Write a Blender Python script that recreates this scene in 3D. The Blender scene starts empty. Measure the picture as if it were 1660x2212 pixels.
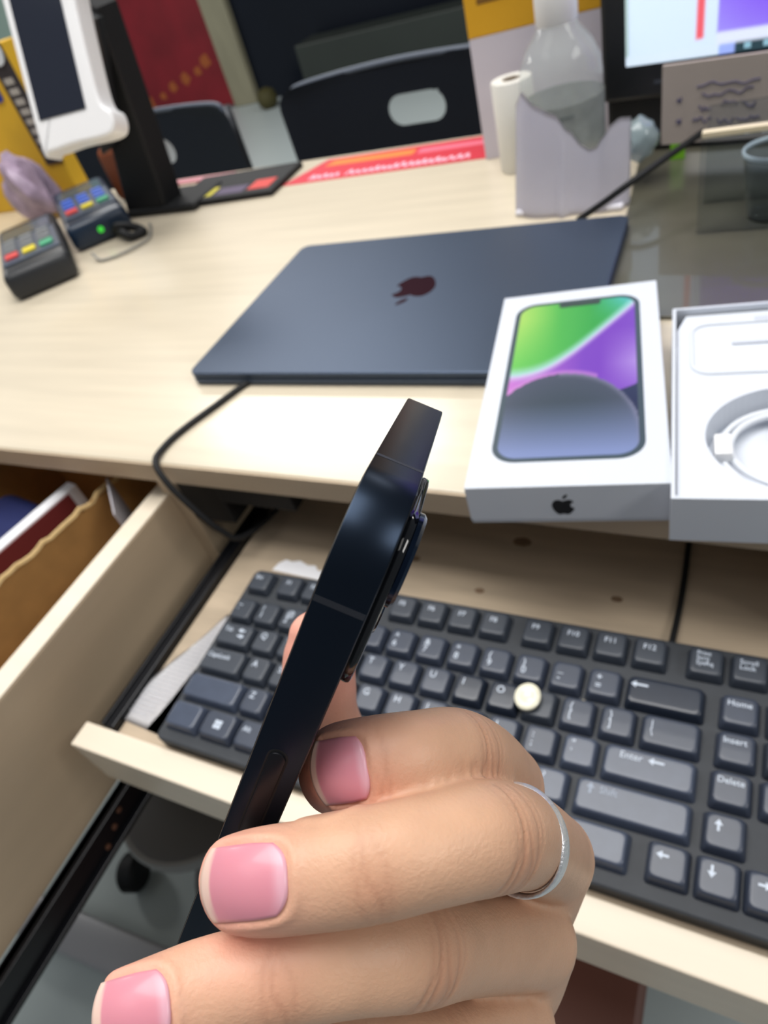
import bpy, bmesh, math, random
import numpy as np
from mathutils import Matrix, Vector
random.seed(7)
S = bpy.context.scene
COL = S.collection
# all lengths below are millimetres; heights are measured from the top of the key caps, 720 mm above the floor
Z0 = 720.0
def V(x, y, z): return Vector((x*.001, y*.001, (z+Z0)*.001))

# ------------------------------------------------------------------ camera
VIEW = Matrix(((0.889985, 0.104893, -0.443761), (0.381219, -0.705133, 0.597879), (-0.250197, -0.701274, -0.667545)))
EYE = (282.809, -186.738, 318.201)
cam = bpy.data.objects.new('camera', bpy.data.cameras.new('camera')); COL.objects.link(cam)
cam.matrix_world = Matrix.Translation(V(*EYE)) @ (VIEW @ Matrix(((1,0,0),(0,-1,0),(0,0,-1)))).to_4x4()
cam.data.sensor_fit = 'VERTICAL'; cam.data.sensor_height = 36.0
cam.data.lens = 1471.9/2212*36.0
cam.data.clip_start = 0.01; cam.data.clip_end = 60
cam.data.dof.use_dof = True; cam.data.dof.focus_distance = 0.118; cam.data.dof.aperture_fstop = 23.0
S.camera = cam
# ------------------------------------------------------------------ light
S.view_settings.view_transform = 'Standard'; S.view_settings.look = 'None'
S.view_settings.gamma = 1.0; S.view_settings.exposure = -0.12
S.view_settings.use_curve_mapping = False
world = bpy.data.worlds.new('world'); S.world = world; world.use_nodes = True
world.node_tree.nodes['Background'].inputs[0].default_value = (0.86, 0.93, 1.0, 1)
world.node_tree.nodes['Background'].inputs[1].default_value = 0.19
def area(name, loc, target, sx, sy, power, color=(1, .98, .95)):
    l = bpy.data.lights.new(name, 'AREA'); l.shape = 'RECTANGLE'; l.size = sx; l.size_y = sy
    l.energy = power; l.color = color
    o = bpy.data.objects.new(name, l); COL.objects.link(o); o.location = loc
    d = Vector(target)-Vector(loc); o.rotation_euler = d.to_track_quat('-Z', 'Y').to_euler()
    return o
area('ceiling_or_fill_light', (-1.72, 2.25, 2.62), (-1.72, 2.25, 0), 1.5, .36, 46)
area('ceiling_or_fill_light', (-0.15, 0.22, 2.62), (-0.15, .22, 0), 1.6, 1.2, 50)
area('ceiling_or_fill_light', (2.3, -0.2, 2.5), (-.2, -.2, 0.6), 1.2, .6, 22)  # added fill lamp from the right, brightens the drawer side and hand
area('ceiling_or_fill_light', (-1.0, -0.9, 2.62), (-.9, -.7, 0), 1.2, .6, 4)
area('ceiling_or_fill_light', (0.2, 3.7, 2.62), (0.2, 3.7, 0), 1.2, .6, 26)
area('ceiling_or_fill_light', (-4.7, 1.4, 2.62), (-4.4, 2.2, 0), 1.5, .6, 70)

# ------------------------------------------------------------------ helpers
def srgb(r, g, b):
    f = lambda c: (c/255/12.92) if c/255 <= .04045 else ((c/255+.055)/1.055)**2.4
    return (f(r), f(g), f(b), 1)
MATS = {}
def mat(name, col, rough=.5, metal=0, spec=.5, noise=0, nscale=30, bump=0, bscale=200, stretch=(1,1,1), trans=0, alpha=1, coat=0, emit=0, sss=0, ior=1.45, attr=None, sheen=0):
    if name in MATS: return MATS[name]
    m = bpy.data.materials.new(name); m.use_nodes = True; nt = m.node_tree; b = nt.nodes['Principled BSDF']
    c = srgb(*col)
    b.inputs['Base Color'].default_value = c; b.inputs['Roughness'].default_value = rough
    b.inputs['Metallic'].default_value = metal; b.inputs['Specular IOR Level'].default_value = spec
    b.inputs['Transmission Weight'].default_value = trans; b.inputs['Alpha'].default_value = alpha
    b.inputs['Coat Weight'].default_value = coat; b.inputs['IOR'].default_value = ior
    if emit:
        b.inputs['Emission Color'].default_value = c; b.inputs['Emission Strength'].default_value = emit
    tc = nt.nodes.new('ShaderNodeTexCoord'); mp = nt.nodes.new('ShaderNodeMapping')
    mp.inputs['Scale'].default_value = stretch; nt.links.new(tc.outputs['Object'], mp.inputs[0])
    src = None
    if attr:
        a = nt.nodes.new('ShaderNodeAttribute'); a.attribute_name = attr; src = a.outputs['Color']
        nt.links.new(src, b.inputs['Base Color'])
        if emit: nt.links.new(src, b.inputs['Emission Color'])
    if noise:
        n = nt.nodes.new('ShaderNodeTexNoise'); n.inputs['Scale'].default_value = nscale; n.inputs['Detail'].default_value = 5
        nt.links.new(mp.outputs[0], n.inputs['Vector'])
        r = nt.nodes.new('ShaderNodeMapRange'); r.inputs[1].default_value = .25; r.inputs[2].default_value = .75
        r.inputs[3].default_value = 1-noise; r.inputs[4].default_value = 1+noise*.6
        nt.links.new(n.outputs['Fac'], r.inputs[0])
        mx = nt.nodes.new('ShaderNodeVectorMath'); mx.operation = 'MULTIPLY'
        if src: nt.links.new(src, mx.inputs[0])
        else: mx.inputs[0].default_value = c[:3]
        nt.links.new(r.outputs[0], mx.inputs[1]); nt.links.new(mx.outputs[0], b.inputs['Base Color'])
    if bump:
        n = nt.nodes.new('ShaderNodeTexNoise'); n.inputs['Scale'].default_value = bscale; n.inputs['Detail'].default_value = 4
        nt.links.new(mp.outputs[0], n.inputs['Vector'])
        bp = nt.nodes.new('ShaderNodeBump'); bp.inputs['Strength'].default_value = bump; bp.inputs['Distance'].default_value = .0005
        nt.links.new(n.outputs['Fac'], bp.inputs['Height']); nt.links.new(bp.outputs[0], b.inputs['Normal'])
    if sss:
        b.inputs['Subsurface Weight'].default_value = sss; b.inputs['Subsurface Radius'].default_value = (1, .35, .2)
        b.inputs['Subsurface Scale'].default_value = .0035
    MATS[name] = m; return m

def T(x=0, y=0, z=0): return Matrix.Translation((x, y, z))
def R(deg, ax): return Matrix.Rotation(math.radians(deg), 4, ax)
def new(): return bmesh.new()
def box(x0, x1, y0, y1, z0, z1, bev=0, seg=2, bm=None, M=None):
    own = bm is None or bev > 0
    b = new() if own else bm
    r = bmesh.ops.create_cube(b, size=1.0, matrix=Matrix.Translation(((x0+x1)/2, (y0+y1)/2, (z0+z1)/2)) @ Matrix.Diagonal((abs(x1-x0), abs(y1-y0), abs(z1-z0), 1)))
    if bev > 0:
        bmesh.ops.bevel(b, geom=list(b.edges), offset=bev, segments=seg, affect='EDGES', profile=.5)
    vs = b.verts if own else r['verts']
    if M is not None: bmesh.ops.transform(b, matrix=M, verts=list(vs))
    if own and bm is not None: return join(bm, b)
    return b
def join(a, b):
    me = bpy.data.meshes.new('tmp'); b.to_mesh(me); b.free(); a.from_mesh(me); bpy.data.meshes.remove(me); return a
def prism(poly, z0, z1, bev=0, M=None, bm=None):
    b = new()
    lo = [b.verts.new((p[0], p[1], z0)) for p in poly]; hi = [b.verts.new((p[0], p[1], z1)) for p in poly]
    n = len(poly)
    f0 = b.faces.new(lo[::-1]); f1 = b.faces.new(hi)
    for i in range(n): b.faces.new((lo[i], lo[(i+1) % n], hi[(i+1) % n], hi[i]))
    bmesh.ops.recalc_face_normals(b, faces=list(b.faces))
    if bev: bmesh.ops.bevel(b, geom=list(f0.edges)+list(f1.edges), offset=bev, segments=2, affect='EDGES', profile=.5)
    if M is not None: b.transform(M)
    if bm is not None: return join(bm, b)
    return b
def rrect(x0, x1, y0, y1, r, n=8):
    out = []
    for cx, cy, a0 in ((x1-r, y1-r, 0), (x0+r, y1-r, 90), (x0+r, y0+r, 180), (x1-r, y0+r, 270)):
        for i in range(n+1):
            a = math.radians(a0+90*i/n); out.append((cx+r*math.cos(a), cy+r*math.sin(a)))
    return out
def catmull(P, n=8):
    P = [np.array(p, float) for p in P]; out = []
    for i in range(len(P)-1):
        p0 = P[i-1] if i else 2*P[0]-P[1]; p1, p2 = P[i], P[i+1]; p3 = P[i+2] if i+2 < len(P) else 2*P[-1]-P[-2]
        for k in range(n):
            t = k/n
            out.append(.5*((2*p1)+(-p0+p2)*t+(2*p0-5*p1+4*p2-p3)*t*t+(-p0+3*p1-3*p2+p3)*t**3))
    out.append(P[-1]); return out
def tube(P, r, n=10, sub=6, M=None, bm=None):
    Q = catmull(P, sub) if sub > 1 else [np.array(p, float) for p in P]
    b = new(); rings = []
    up = np.array([0, 0, 1.])
    for i, q in enumerate(Q):
        t = Q[min(i+1, len(Q)-1)]-Q[max(i-1, 0)]; t = t/(np.linalg.norm(t)+1e-9)
        if abs(t@up) > .95: up = np.array([1., 0, 0]) if abs(t[0]) < .9 else np.array([0, 1., 0])
        s = np.cross(t, up); s /= np.linalg.norm(s); up = np.cross(s, t)
        rr = r(i/(len(Q)-1)) if callable(r) else r
        rings.append([b.verts.new(q+rr*(math.cos(a)*s+math.sin(a)*up)) for a in [2*math.pi*k/n for k in range(n)]])
    for A, B in zip(rings, rings[1:]):
        for k in range(n): b.faces.new((A[k], A[(k+1) % n], B[(k+1) % n], B[k]))
    b.faces.new(rings[0][::-1]); b.faces.new(rings[-1])
    bmesh.ops.recalc_face_normals(b, faces=list(b.faces))
    if M is not None: b.transform(M)
    if bm is not None: return join(bm, b)
    return b
def lathe(prof, n=40, M=None, bm=None, closed=False):
    b = new(); rings = []
    for r, z in prof:
        rings.append([b.verts.new((max(r, .001)*math.cos(2*math.pi*k/n), max(r, .001)*math.sin(2*math.pi*k/n), z)) for k in range(n)])
    pr = list(zip(rings, rings[1:]))
    if closed: pr.append((rings[-1], rings[0]))
    for A, B in pr:
        for k in range(n): b.faces.new((A[k], A[(k+1) % n], B[(k+1) % n], B[k]))
    if not closed: b.faces.new(rings[0][::-1]); b.faces.new(rings[-1])
    bmesh.ops.recalc_face_normals(b, faces=list(b.faces))
    if M is not None: b.transform(M)
    if bm is not None: return join(bm, b)
    return b
def thing(name, label, cat, loc, rotz=0, group=None, M=None, kind=None):
    o = bpy.data.objects.new(name, None); COL.objects.link(o); o.empty_display_size = .01
    o.matrix_world = Matrix.Translation(V(*loc)) @ (M if M is not None else R(rotz, 'Z'))
    tag(o, label, cat, group, kind); return o
def tag(o, label=None, cat=None, group=None, kind=None):
    if label: o['label'] = label
    if cat: o['category'] = cat
    if group: o['group'] = group
    if kind: o['kind'] = kind
    return o
def part(name, bm, m, parent=None, smooth=False, loc=None, label=None, ang=None):
    me = bpy.data.meshes.new(name)
    if isinstance(bm, bpy.types.Mesh): me = bm
    else:
        bmesh.ops.scale(bm, vec=(.001, .001, .001), verts=list(bm.verts)); bm.to_mesh(me); bm.free()
    for mm in (m if isinstance(m, (list, tuple)) else [m]): me.materials.append(mm)
    if smooth:
        me.polygons.foreach_set('use_smooth', [True]*len(me.polygons))
        if ang:
            try: me.set_sharp_from_angle(angle=math.radians(ang))
            except Exception: pass
    o = bpy.data.objects.new(name, me); COL.objects.link(o)
    if parent is not None: o.parent = parent
    if loc is not None: o.location = V(*loc) if parent is None else Vector(loc)*.001
    if label: o['label'] = label
    return o
def solo(name, bm, m, loc, label, cat, rotz=0, smooth=False, group=None, kind=None, M=None, ang=40):
    o = part(name, bm, m, None, smooth, ang=ang)
    o.matrix_world = Matrix.Translation(V(*loc)) @ (M if M is not None else R(rotz, 'Z'))
    return tag(o, label, cat, group, kind)
def struct(name, bm, m):
    o = part(name, bm, m); o.location = V(0, 0, 0); o['kind'] = 'structure'; return o
def text_bm(s, size, M=None, thick=.05, align='LEFT', bold=0):
    c = bpy.data.curves.new('t', 'FONT'); c.body = s; c.size = size; c.extrude = thick; c.align_x = align; c.offset = bold
    c.space_line = .85; c.resolution_u = 3
    o = bpy.data.objects.new('t', c); COL.objects.link(o)
    dg = bpy.context.evaluated_depsgraph_get(); me = bpy.data.meshes.new_from_object(o.evaluated_get(dg))
    bpy.data.objects.remove(o); bpy.data.curves.remove(c)
    b = new(); b.from_mesh(me); bpy.data.meshes.remove(me)
    if M is not None: b.transform(M)
    return b
APPLE = [(0,.66),(.12,.71),(.27,.74),(.40,.66),(.43,.61),(.33,.52),(.30,.42),(.34,.31),(.45,.24),(.37,.07),(.25,-.07),(.13,-.10),(0,-.06),(-.13,-.10),(-.25,-.05),(-.38,.14),(-.45,.38),(-.41,.6),(-.28,.73),(-.13,.73)]
LEAF = [(.0,.78),(.0,.88),(.07,.98),(.2,1.04),(.19,.94),(.11,.83)]
def logo_bm(h, M, thick=.1):
    k = h/1.14
    b = new()
    for L, c in ((APPLE, (0, .47)), (LEAF, (0, .47))):
        Q = [(p[0]*k, (p[1]-c[1])*k) for p in catmull([(x, y) for x, y in L+[L[0]]], 4)[:-1]]
        b = prism(Q, 0, thick, bm=b)
    b.transform(M); return b

# ------------------------------------------------------------------ materials
wood = mat('pale_wood_laminate', (213, 201, 179), .3, noise=.09, nscale=3, stretch=(2, 26, 8), coat=.25, spec=.5, bump=.12, bscale=14)
wood.node_tree.nodes['Principled BSDF'].inputs['Coat Roughness'].default_value = .16
wood_side = mat('beige_laminate_board', (196, 174, 146), .45, noise=.07, nscale=4, stretch=(12, 2, 12))
edge_m = mat('beige_edge_band', (196, 176, 150), .5, noise=.05, nscale=5, stretch=(2, 10, 10))
lip_m = mat('pale_lip_laminate', (230, 217, 197), .4, noise=.05, nscale=5, stretch=(2, 14, 14))
tray_m = mat('tray_wood_laminate', (188, 170, 147), .4, noise=.2, nscale=5, stretch=(2.0, 16, 6))
floor_m = mat('pale_floor_tile', (176, 186, 186), .35, noise=.05, nscale=2)
black_pl = mat('black_plastic', (22, 24, 28), .4)
black_soft = mat('black_matte', (14, 15, 18), .65)
black_gl = mat('black_gloss', (8, 9, 12), .08, coat=.5)
white_pl = mat('white_plastic', (236, 236, 236), .35)
paper_m = mat('white_paper', (242, 242, 246), .8, noise=.03, nscale=20)
ink = mat('dark_ink', (70, 70, 84), .8)
mirror = mat('polished_steel', (200, 200, 205), .15, metal=1)

# ------------------------------------------------------------------ the setting
fb = box(-7500, 3500, -2500, 4790, -760, -720)
struct('floor', fb, floor_m)
wb = box(-3200, 3500, 4800, 4850, -720, 1900)
struct('wall_back', wb, mat('dark_glass_wall', (17, 22, 32), .35, noise=.3, nscale=1.0, spec=.25))
struct('wall_left', box(-7500, -4420, 4800, 4850, -720, 1900), mat('pale_green_wall', (150, 172, 162), .6, noise=.04))
struct('trim_1', box(-3412, -3200, 4740, 4810, -719, 1900, 6), mat('greyish_wood_post', (138, 134, 112), .6, noise=.15, nscale=4, stretch=(4, 4, .8)))
# red banner leaning against the glass
t = thing('red_banner', 'dark red banner with gold marks standing at the far wall left of the pale post', 'banner', (-3880, 4770, -719))
part('banner_panel', box(-540, 466, -8, 8, 0, 2300, 3), mat('dark_red_print', (122, 20, 32), .5, noise=.35, nscale=3), t)
part('banner_frame', box(-560, -538, -14, 14, 0, 2300, bm=box(-560, 480, -14, 14, 0, 16)), mat('grey_metal', (110, 108, 110), .4, metal=.6), t)
gold = mat('gold_print', (150, 78, 34), .7)
random.seed(4)
for (gx, gz, gr) in ((-360, 140, 55), (-190, 170, 30), (-60, 215, 40), (90, 250, 45), (230, 280, 34), (330, 330, 48), (-470, 880, 70), (-330, 900, 30), (180, 820, 30)):
    P = [(gx+gr*(1+.2*math.sin(5*a+gx))*math.cos(a), gz+gr*(1+.2*math.sin(4*a+gx))*math.sin(a)*.9) for a in [2*math.pi*k/14 for k in range(14)]]
    part('gold_mark', prism(P, 8, 10, M=R(90, 'X')), gold, t)
solo('low_cabinet', box(-900, 2200, 0, 260, 0, 330, 8), mat('dark_olive_laminate', (42, 48, 44), .5, noise=.2, nscale=2), (-1700, 4500, -719), 'long low dark olive cabinet along the far glass wall behind the chairs', 'cabinet')
gp = solo('round_ornament', lathe([(40, 0), (70, 30), (75, 65), (60, 110), (20, 130)], 16), mat('olive_gold', (66, 62, 28), .7), (-2950, 4520, -719), 'dim yellow round ornament on the floor beside the pale post', 'ornament', smooth=True)

# two chairs beyond the desk
chair_m = mat('navy_black_shell', (40, 46, 58), .45)
leg_m = mat('chair_leg_metal', (60, 62, 66), .35, metal=.7)
def make_chair(loc, rot, label, cx=22):
    t = thing('visitor_chair', label, 'chair', loc, rot, 'dark chairs on the far side of the desk')
    # backrest: grid panel with a pill-shaped grip hole, slightly curved
    W, H = 225, 330
    nx, nz = 90, 66; b = new(); g = {}
    cz, hw, hh = 262, 52, 24
    def inside(x, z):
        dx = max(abs(x-cx)-(hw-hh), 0); return dx*dx+(z-cz)**2 < hh*hh
    for i in range(nx+1):
        for j in range(nz+1):
            x = -W+2*W*i/nx; z = H*j/nz
            top = 6*math.cos(x/W*1.3)
            r = 34
            xx = x
            if z > H-r: # round corners
                k = r-math.sqrt(max(r*r-(z-(H-r))**2, 0)); xx = x*(W-k)/W
            y = 26*(1-(x/W)**2)-18*(z/H)
            # pull grid points near the hole boundary onto it
            dx = max(abs(x-cx)-(hw-hh), 0)*(1 if x > cx else -1); d = math.hypot(dx, z-cz)
            if d > 1e-6 and abs(d-hh) < 3.4:
                k = hh/d; xx = (cx+(max(-(hw-hh), min(hw-hh, x-cx)))+dx*k); z = cz+(z-cz)*k
            g[i, j] = b.verts.new((xx, y, z+(top if j == nz else 0)))
    for i in range(nx):
        for j in range(nz):
            x = -W+2*W*(i+.5)/nx; z = H*(j+.5)/nz
            q_ = [g[i, j].co, g[i+1, j].co, g[i+1, j+1].co, g[i, j+1].co]; mx_ = sum(v.x for v in q_)/4; mz_ = sum(v.z for v in q_)/4
            if not inside(mx_, mz_): b.faces.new((g[i, j], g[i+1, j], g[i+1, j+1], g[i, j+1]))
    bmesh.ops.solidify(b, geom=list(b.faces), thickness=9)
    b.transform(T(0, 0, 474))
    part('backrest', b, chair_m, t, True, ang=50)
    part('top_rim', tube([(-205, 2, 786), (-180, 2, 803), (0, 10, 810), (180, 2, 803), (205, 2, 786)], 5, 8), mat('grey_rim', (88, 96, 110), .4), t, True)
    part('seat', box(-215, 215, 10, 430, 415, 445, 12, 3), chair_m, t, True, ang=40)
    for sx in (-1, 1):
        part('leg', tube([(sx*190, 30, 790), (sx*196, 24, 440), (sx*210, -10, 2)], 11, 10), leg_m, t, True)
        part('leg', tube([(sx*190, 400, 430), (sx*205, 430, 2)], 11, 10), leg_m, t, True)
    return t
make_chair((-268, 985, -719), 0, 'dark chair behind the red flyer, its whole grip hole in view')
make_chair((-832, 985, -719), 0, 'dark chair behind the black display stand, left of the pale floor gap', -6)

# ------------------------------------------------------------------ the desk
DT = 64.0
desk = thing('desk', 'pale wood desk with open drawer and pulled-out keyboard tray', 'desk', (0, 62, -719))
def dpart(name, bm, m, **k):
    bm.transform(T(0, -62, 719)); return part(name, bm, m, desk, **k)
o = dpart('desktop', box(-1150, 900, 62, 655, 45.5, DT, 1.2), wood)
dpart('front_edge', box(-1149, 899, 60.6, 62.6, 46.5, DT-1.2), edge_m)
dpart('divider_panel', box(-93, -75, 66, 560, -719, 45.4, .6), wood_side)
dpart('side_panel', box(330, 348, 66, 640, -719, 45.4, .6), wood_side)
dpart('side_panel', box(-640, -622, 66, 640, -719, 45.4, .6), wood_side)
dpart('back_panel', box(-621, 329, 560, 575, -719, 45.4, .6), wood_side)
dpart('drawer_rail_beam', box(-621, -94, 330, 345, -200, 45.2), wood_side)
# keyboard tray
tr = dpart('keyboard_tray', box(-40, 329, -93.5, 330, -37, -21, .6), tray_m)
b = box(-62, 342, -110, -94, -60, -15, 1.0); b.transform(T(0, -62, 719)); part('front_lip', b, lip_m, tr)
b = box(-48, -40.4, -93, 300, -36, -15, .8); b = box(-50, -47, -93, 300, -19, -13.5, .4, bm=b); b.transform(T(0, -62, 719)); part('slide_rail', b, mat('black_rail', (14, 15, 20), .3, metal=.3), tr)
b = box(-74, -36, 66, 330, 4, 44, 1); b = box(-36, 28, 64, 84, 28, 45, 1, bm=b); b.transform(T(0, -62, 719)); part('rail_housing', b, black_soft, tr)
kn = mat('dark_knot', (124, 100, 78), .5)
random.seed(3)
for kx, ky, kr in ((166, 105, 3.6), (150, 60, 1.8), (232, 70, 2), (98, 78, 2.2)):
    P = [(kx+kr*1.6*math.cos(a)*(1+.15*random.random()), ky+kr*math.sin(a)*(1+.2*random.random())) for a in [2*math.pi*k/14 for k in range(14)]]
    b = prism(P, -20.99, -20.9); b.transform(T(0, -62, 719)); part('wood_knot', b, kn, tr)
# drawer
dr = dpart('drawer', box(-106, -88, -330, 300, -100, 27, 1.0), wood_side, label='beige drawer side board facing the keyboard tray')
def drp(name, b, m, **k):
    b.transform(T(0, -62, 719)); return part(name, b, m, dr, **k)
drp('top_edge', box(-105.6, -88.4, -329, 299, 27.05, 27.9, .3), lip_m)
drp('drawer_side', box(-600, -582, -330, 300, -100, 27, 1), wood_side)
drp('drawer_front', box(-621, -80, -350, -331, -115, 40, 1), wood_side)
drp('drawer_back', box(-581, -107, 282, 300, -100, 27, 1), wood_side)
drp('drawer_bottom', box(-581, -107, -330, 281, -99, -93), wood_side)
b = box(-87.6, -80, -330, 290, -128, -101, 1.5); b = box(-87.8, -76, -330, 290, -128, -124, .5, bm=b); b = box(-87.8, -78, -330, 290, -104, -101, .5, bm=b)
sr = drp('slide_rail', b, MATS['black_rail'])
b = new()
for y, z in ((-118, -108), (-128, -114), (-140, -120)): b = lathe([(2.2, 0), (2.2, 1.4), (1.2, 1.6)], 10, M=T(-80, y, z) @ R(90, 'Y'), bm=b)
b.transform(T(0, -62, 719)); part('rail_screws', b, mat('brass', (140, 100, 80), .4, metal=.8), dr)

# what lies in the drawer
t = thing('cardboard_box', 'torn open brown cardboard box in the open drawer', 'box', (-204, 20, -92.5), -10)
cb = mat('brown_cardboard', (164, 122, 70), .8, noise=.12, nscale=60)
cb2 = mat('torn_cardboard_edge', (200, 170, 120), .9, noise=.15, nscale=200)
def ragged(x0, x1, n, z, amp): return [(x0+(x1-x0)*i/n, z+random.uniform(-amp, amp)) for i in range(n+1)]
P = [(-150, 0)]+ragged(-150, 100, 40, 112, 2.2)[0:]+[(100, 0)]
part('side_wall', prism(P, -1.5, 1.5, M=T(30, 0, 0) @ R(90, 'Z') @ R(90, 'X')), cb, t)
part('torn_edge', tube([(30, x, z) for x, z in ragged(-150, 98, 40, 112.5, 1.8)], lambda s: 2.2, 6, 1), cb2, t)
part('side_wall', box(-170, -167, -150, 100, 0, 112), cb, t)
part('end_wall', box(-170, 30, 98, 101, 0, 122), cb, t)
part('end_wall', box(-170, 30, -151, -148, 0, 90), cb, t)
part('box_floor', box(-169, 30, -149, 98, 0, 3), cb, t)
part('end_flap', box(30, 62, 96, 98.5, 60, 124), mat('brown_cardboard_dark', (140, 100, 56), .8, noise=.1, nscale=60), t)
solo('blue_pouch', box(-45, 45, -60, 60, -18, 18, 14, 4), mat('navy_fabric', (24, 34, 84), .7, noise=.2), (-284, 10, -20), 'dark blue pouch inside the torn cardboard box', 'pouch', -10, True)
t = thing('booklet', 'white booklet with a dark red cover strip inside the torn cardboard box', 'booklet', (-226, 18, -68), -10)
part('pages', box(-6, 6, -70, 60, 0, 82, .8), paper_m, t); part('cover_strip', box(6.1, 7, -40, 50, 30, 80), mat('maroon_card', (120, 44, 44), .6), t)
t = thing('printed_leaflet', 'grey leaflet with a yellow patch standing in the drawer corner', 'leaflet', (-133, 52, -92), -42)
part('sheet', box(-26, 26, -.6, .6, 0, 126), mat('grey_print', (176, 172, 178), .7, noise=.05, nscale=40), t)
part('yellow_patch', prism([(-4, 84), (16, 92), (22, 116), (10, 120), (-2, 104), (-10, 96)], .7, 1.2, M=R(90, 'X')), mat('yellow_print', (222, 196, 40), .6), t)
solo('clear_plastic_bag', None or tube([(0, -50, 0), (3, -20, 18), (-2, 10, 22), (2, 44, 6)], lambda s: 16-10*abs(s-.5), 12, 5), mat('clear_bag', (225, 230, 232), .12, alpha=.45, coat=1), (-124, -30, -30), 'crumpled clear plastic bag between the torn box and the drawer side', 'bag', smooth=True)

# things under the desk
t = thing('round_stool', 'round grey stool with a paler rim under the left end of the keyboard tray', 'stool', (-290, -6, -719))
part('seat_pad', lathe([(90, 252), (92, 266), (84, 271), (.1, 269)], 48), mat('grey_seat_pad', (92, 89, 87), .6), t, True, ang=40)
part('seat_rim', lathe([(90, 250), (99, 250), (100, 262), (97, 267), (91, 266)], 48, closed=True), mat('light_grey_rim', (128, 126, 124), .45), t, True, ang=40)
part('column', lathe([(110, 0), (112, 14), (26, 26), (20, 60), (20, 252)], 36), mat('grey_column', (84, 82, 82), .45), t, True, ang=40)
t = thing('floor_bar', 'pale grey metal bar lying on the floor at the bottom left, below the drawer rail', 'bar', (-420, -194, -719))
part('bar', box(-220, 230, -28, 28, 0, 64, 7, 3, M=R(3, 'Z')), mat('pale_grey_metal', (158, 158, 162), .35, metal=.2), t, True, ang=40)
solo('castor', lathe([(24, -15), (29, -10), (29, 10), (24, 15)], 24, M=T(0, 0, 29) @ R(90, 'Y')), black_soft, (-480, -96, -719), 'black castor wheel on the floor beside the round grey stool', 'castor', 20, True)
t = thing('stool', 'dark reddish brown stool with square seat under the front of the keyboard tray', 'stool', (180, -60, -719))
sm = mat('dark_red_wood', (96, 56, 44), .5, noise=.15, nscale=6, stretch=(3, 1, 3))
part('seat', box(-170, 90, -140, 120, 425, 452, 5), sm, t)
for lx, ly in ((-155, -125), (75, -125), (-155, 105), (75, 105)): part('leg', box(lx-14, lx+14, ly-14, ly+14, 0, 424, 2), sm, t)

# ------------------------------------------------------------------ keyboard
U = 19.05
KM = Matrix(((0.999995, -0.00317, 0.000111, 0), (0.003171, 0.999387, -0.03487, 0), (0, 0.03487, 0.999392, 0), (0, 0, 0, 1)))
kb = thing('keyboard', 'black computer keyboard with worn shiny keys on the pulled-out tray', 'keyboard', (0, 0, 0), M=KM)
kbody = mat('keyboard_body_plastic', (46, 50, 56), .55, noise=.08, nscale=300, bump=.15, bscale=2500)
part('keyboard_body', prism(rrect(-.16*U, 17.6*U, -4.83*U, 1.86*U, 5), -17.2, -6.2, 1.2), kbody, kb)
for fx in (14, 322): part('rear_foot', box(fx-9, fx+9, 20, 30, -20.6, -17, .5), kbody, kb)
key_m = [mat('key_plastic_%s' % n, c, r, noise=.1, nscale=120, coat=.15) for n, c, r in (('new', (52, 58, 68), .42), ('used', (56, 63, 78), .34), ('worn', (70, 78, 95), .27), ('shiny', (36, 43, 56), .22))]
keytop_cache = {}
def key_mesh(w, h=1.0):
    k = (round(w, 3), h)
    if k in keytop_cache: return keytop_cache[k]
    W, H = w*U-1.3, h*U-1.3
    b = new()
    loops = []
    for (ins, z, r) in ((0, -7.2, 1.6), (.25, -5.5, 1.8), (1.55, -.9, 2.3), (1.9, -.3, 2.5), (2.5, -.04, 2.6), (3.2, 0, 2.4), (4.2, 0, 2.0)):
        P = rrect(-W/2+ins, W/2-ins, -H/2+ins*1.0, H/2-ins*.9, r, 4)
        loops.append([b.verts.new((p[0], p[1], z)) for p in P])
    for A, B in zip(loops, loops[1:]):
        for i in range(len(A)): b.faces.new((A[i], A[(i+1) % len(A)], B[(i+1) % len(A)], B[i]))
    b.faces.new(loops[-1]); b.faces.new(loops[0][::-1])
    bmesh.ops.scale(b, vec=(.001,)*3, verts=list(b.verts))
    me = bpy.data.meshes.new('key'); b.to_mesh(me); b.free()
    me.polygons.foreach_set('use_smooth', [True]*len(me.polygons)); me.set_sharp_from_angle(angle=math.radians(50))
    me.polygons[len(me.polygons)-2].use_smooth = False; me.materials.append(None); keytop_cache[k] = me; return me
leg_mat = mat('key_print', (196, 206, 220), .5)
leg_mat_b = mat('key_print_faint', (150, 160, 176), .5)
def key(cx, row, w, s, m=0, size=4.4, pos=(-4.6, 1.2), faint=False, bm=None):
    o = bpy.data.objects.new('key', key_mesh(w)); COL.objects.link(o); o.parent = kb
    o.location = (cx*U*.001, -row*U*.001, 0)
    o.material_slots[0].link = 'OBJECT'; o.material_slots[0].material = key_m[m]
    x0 = -(w-1)*U/2
    if s or bm is not None:
        tb = bm if bm is not None else text_bm(s, size, T(pos[0]+x0, pos[1], .02), .03, bold=.02)
        part('legend', tb, leg_mat_b if faint else leg_mat, o)
    return o
def arrow(d, L=6.5, M=None):
    P = [(-L/2, 0), (-L/2+2.4, 1.7), (-L/2+2.4, .5), (L/2, .5), (L/2, -.5), (-L/2+2.4, -.5), (-L/2+2.4, -1.7)]
    b = prism(P, .02, .06, M=R({'l': 0, 'r': 180, 'u': -90, 'd': 90}[d], 'Z'))
    if M is not None: b.transform(M)
    return b
YF = -1.22
key(.53, YF, 1, 'Esc')
for i in range(4): key(1.76+i*1.0, YF, 1, 'F%d' % (i+1), pos=(-3, .6))
for i in range(4): key(6.1+i*1.005, YF, 1, 'F%d' % (i+5), pos=(-3, .6))
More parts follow.
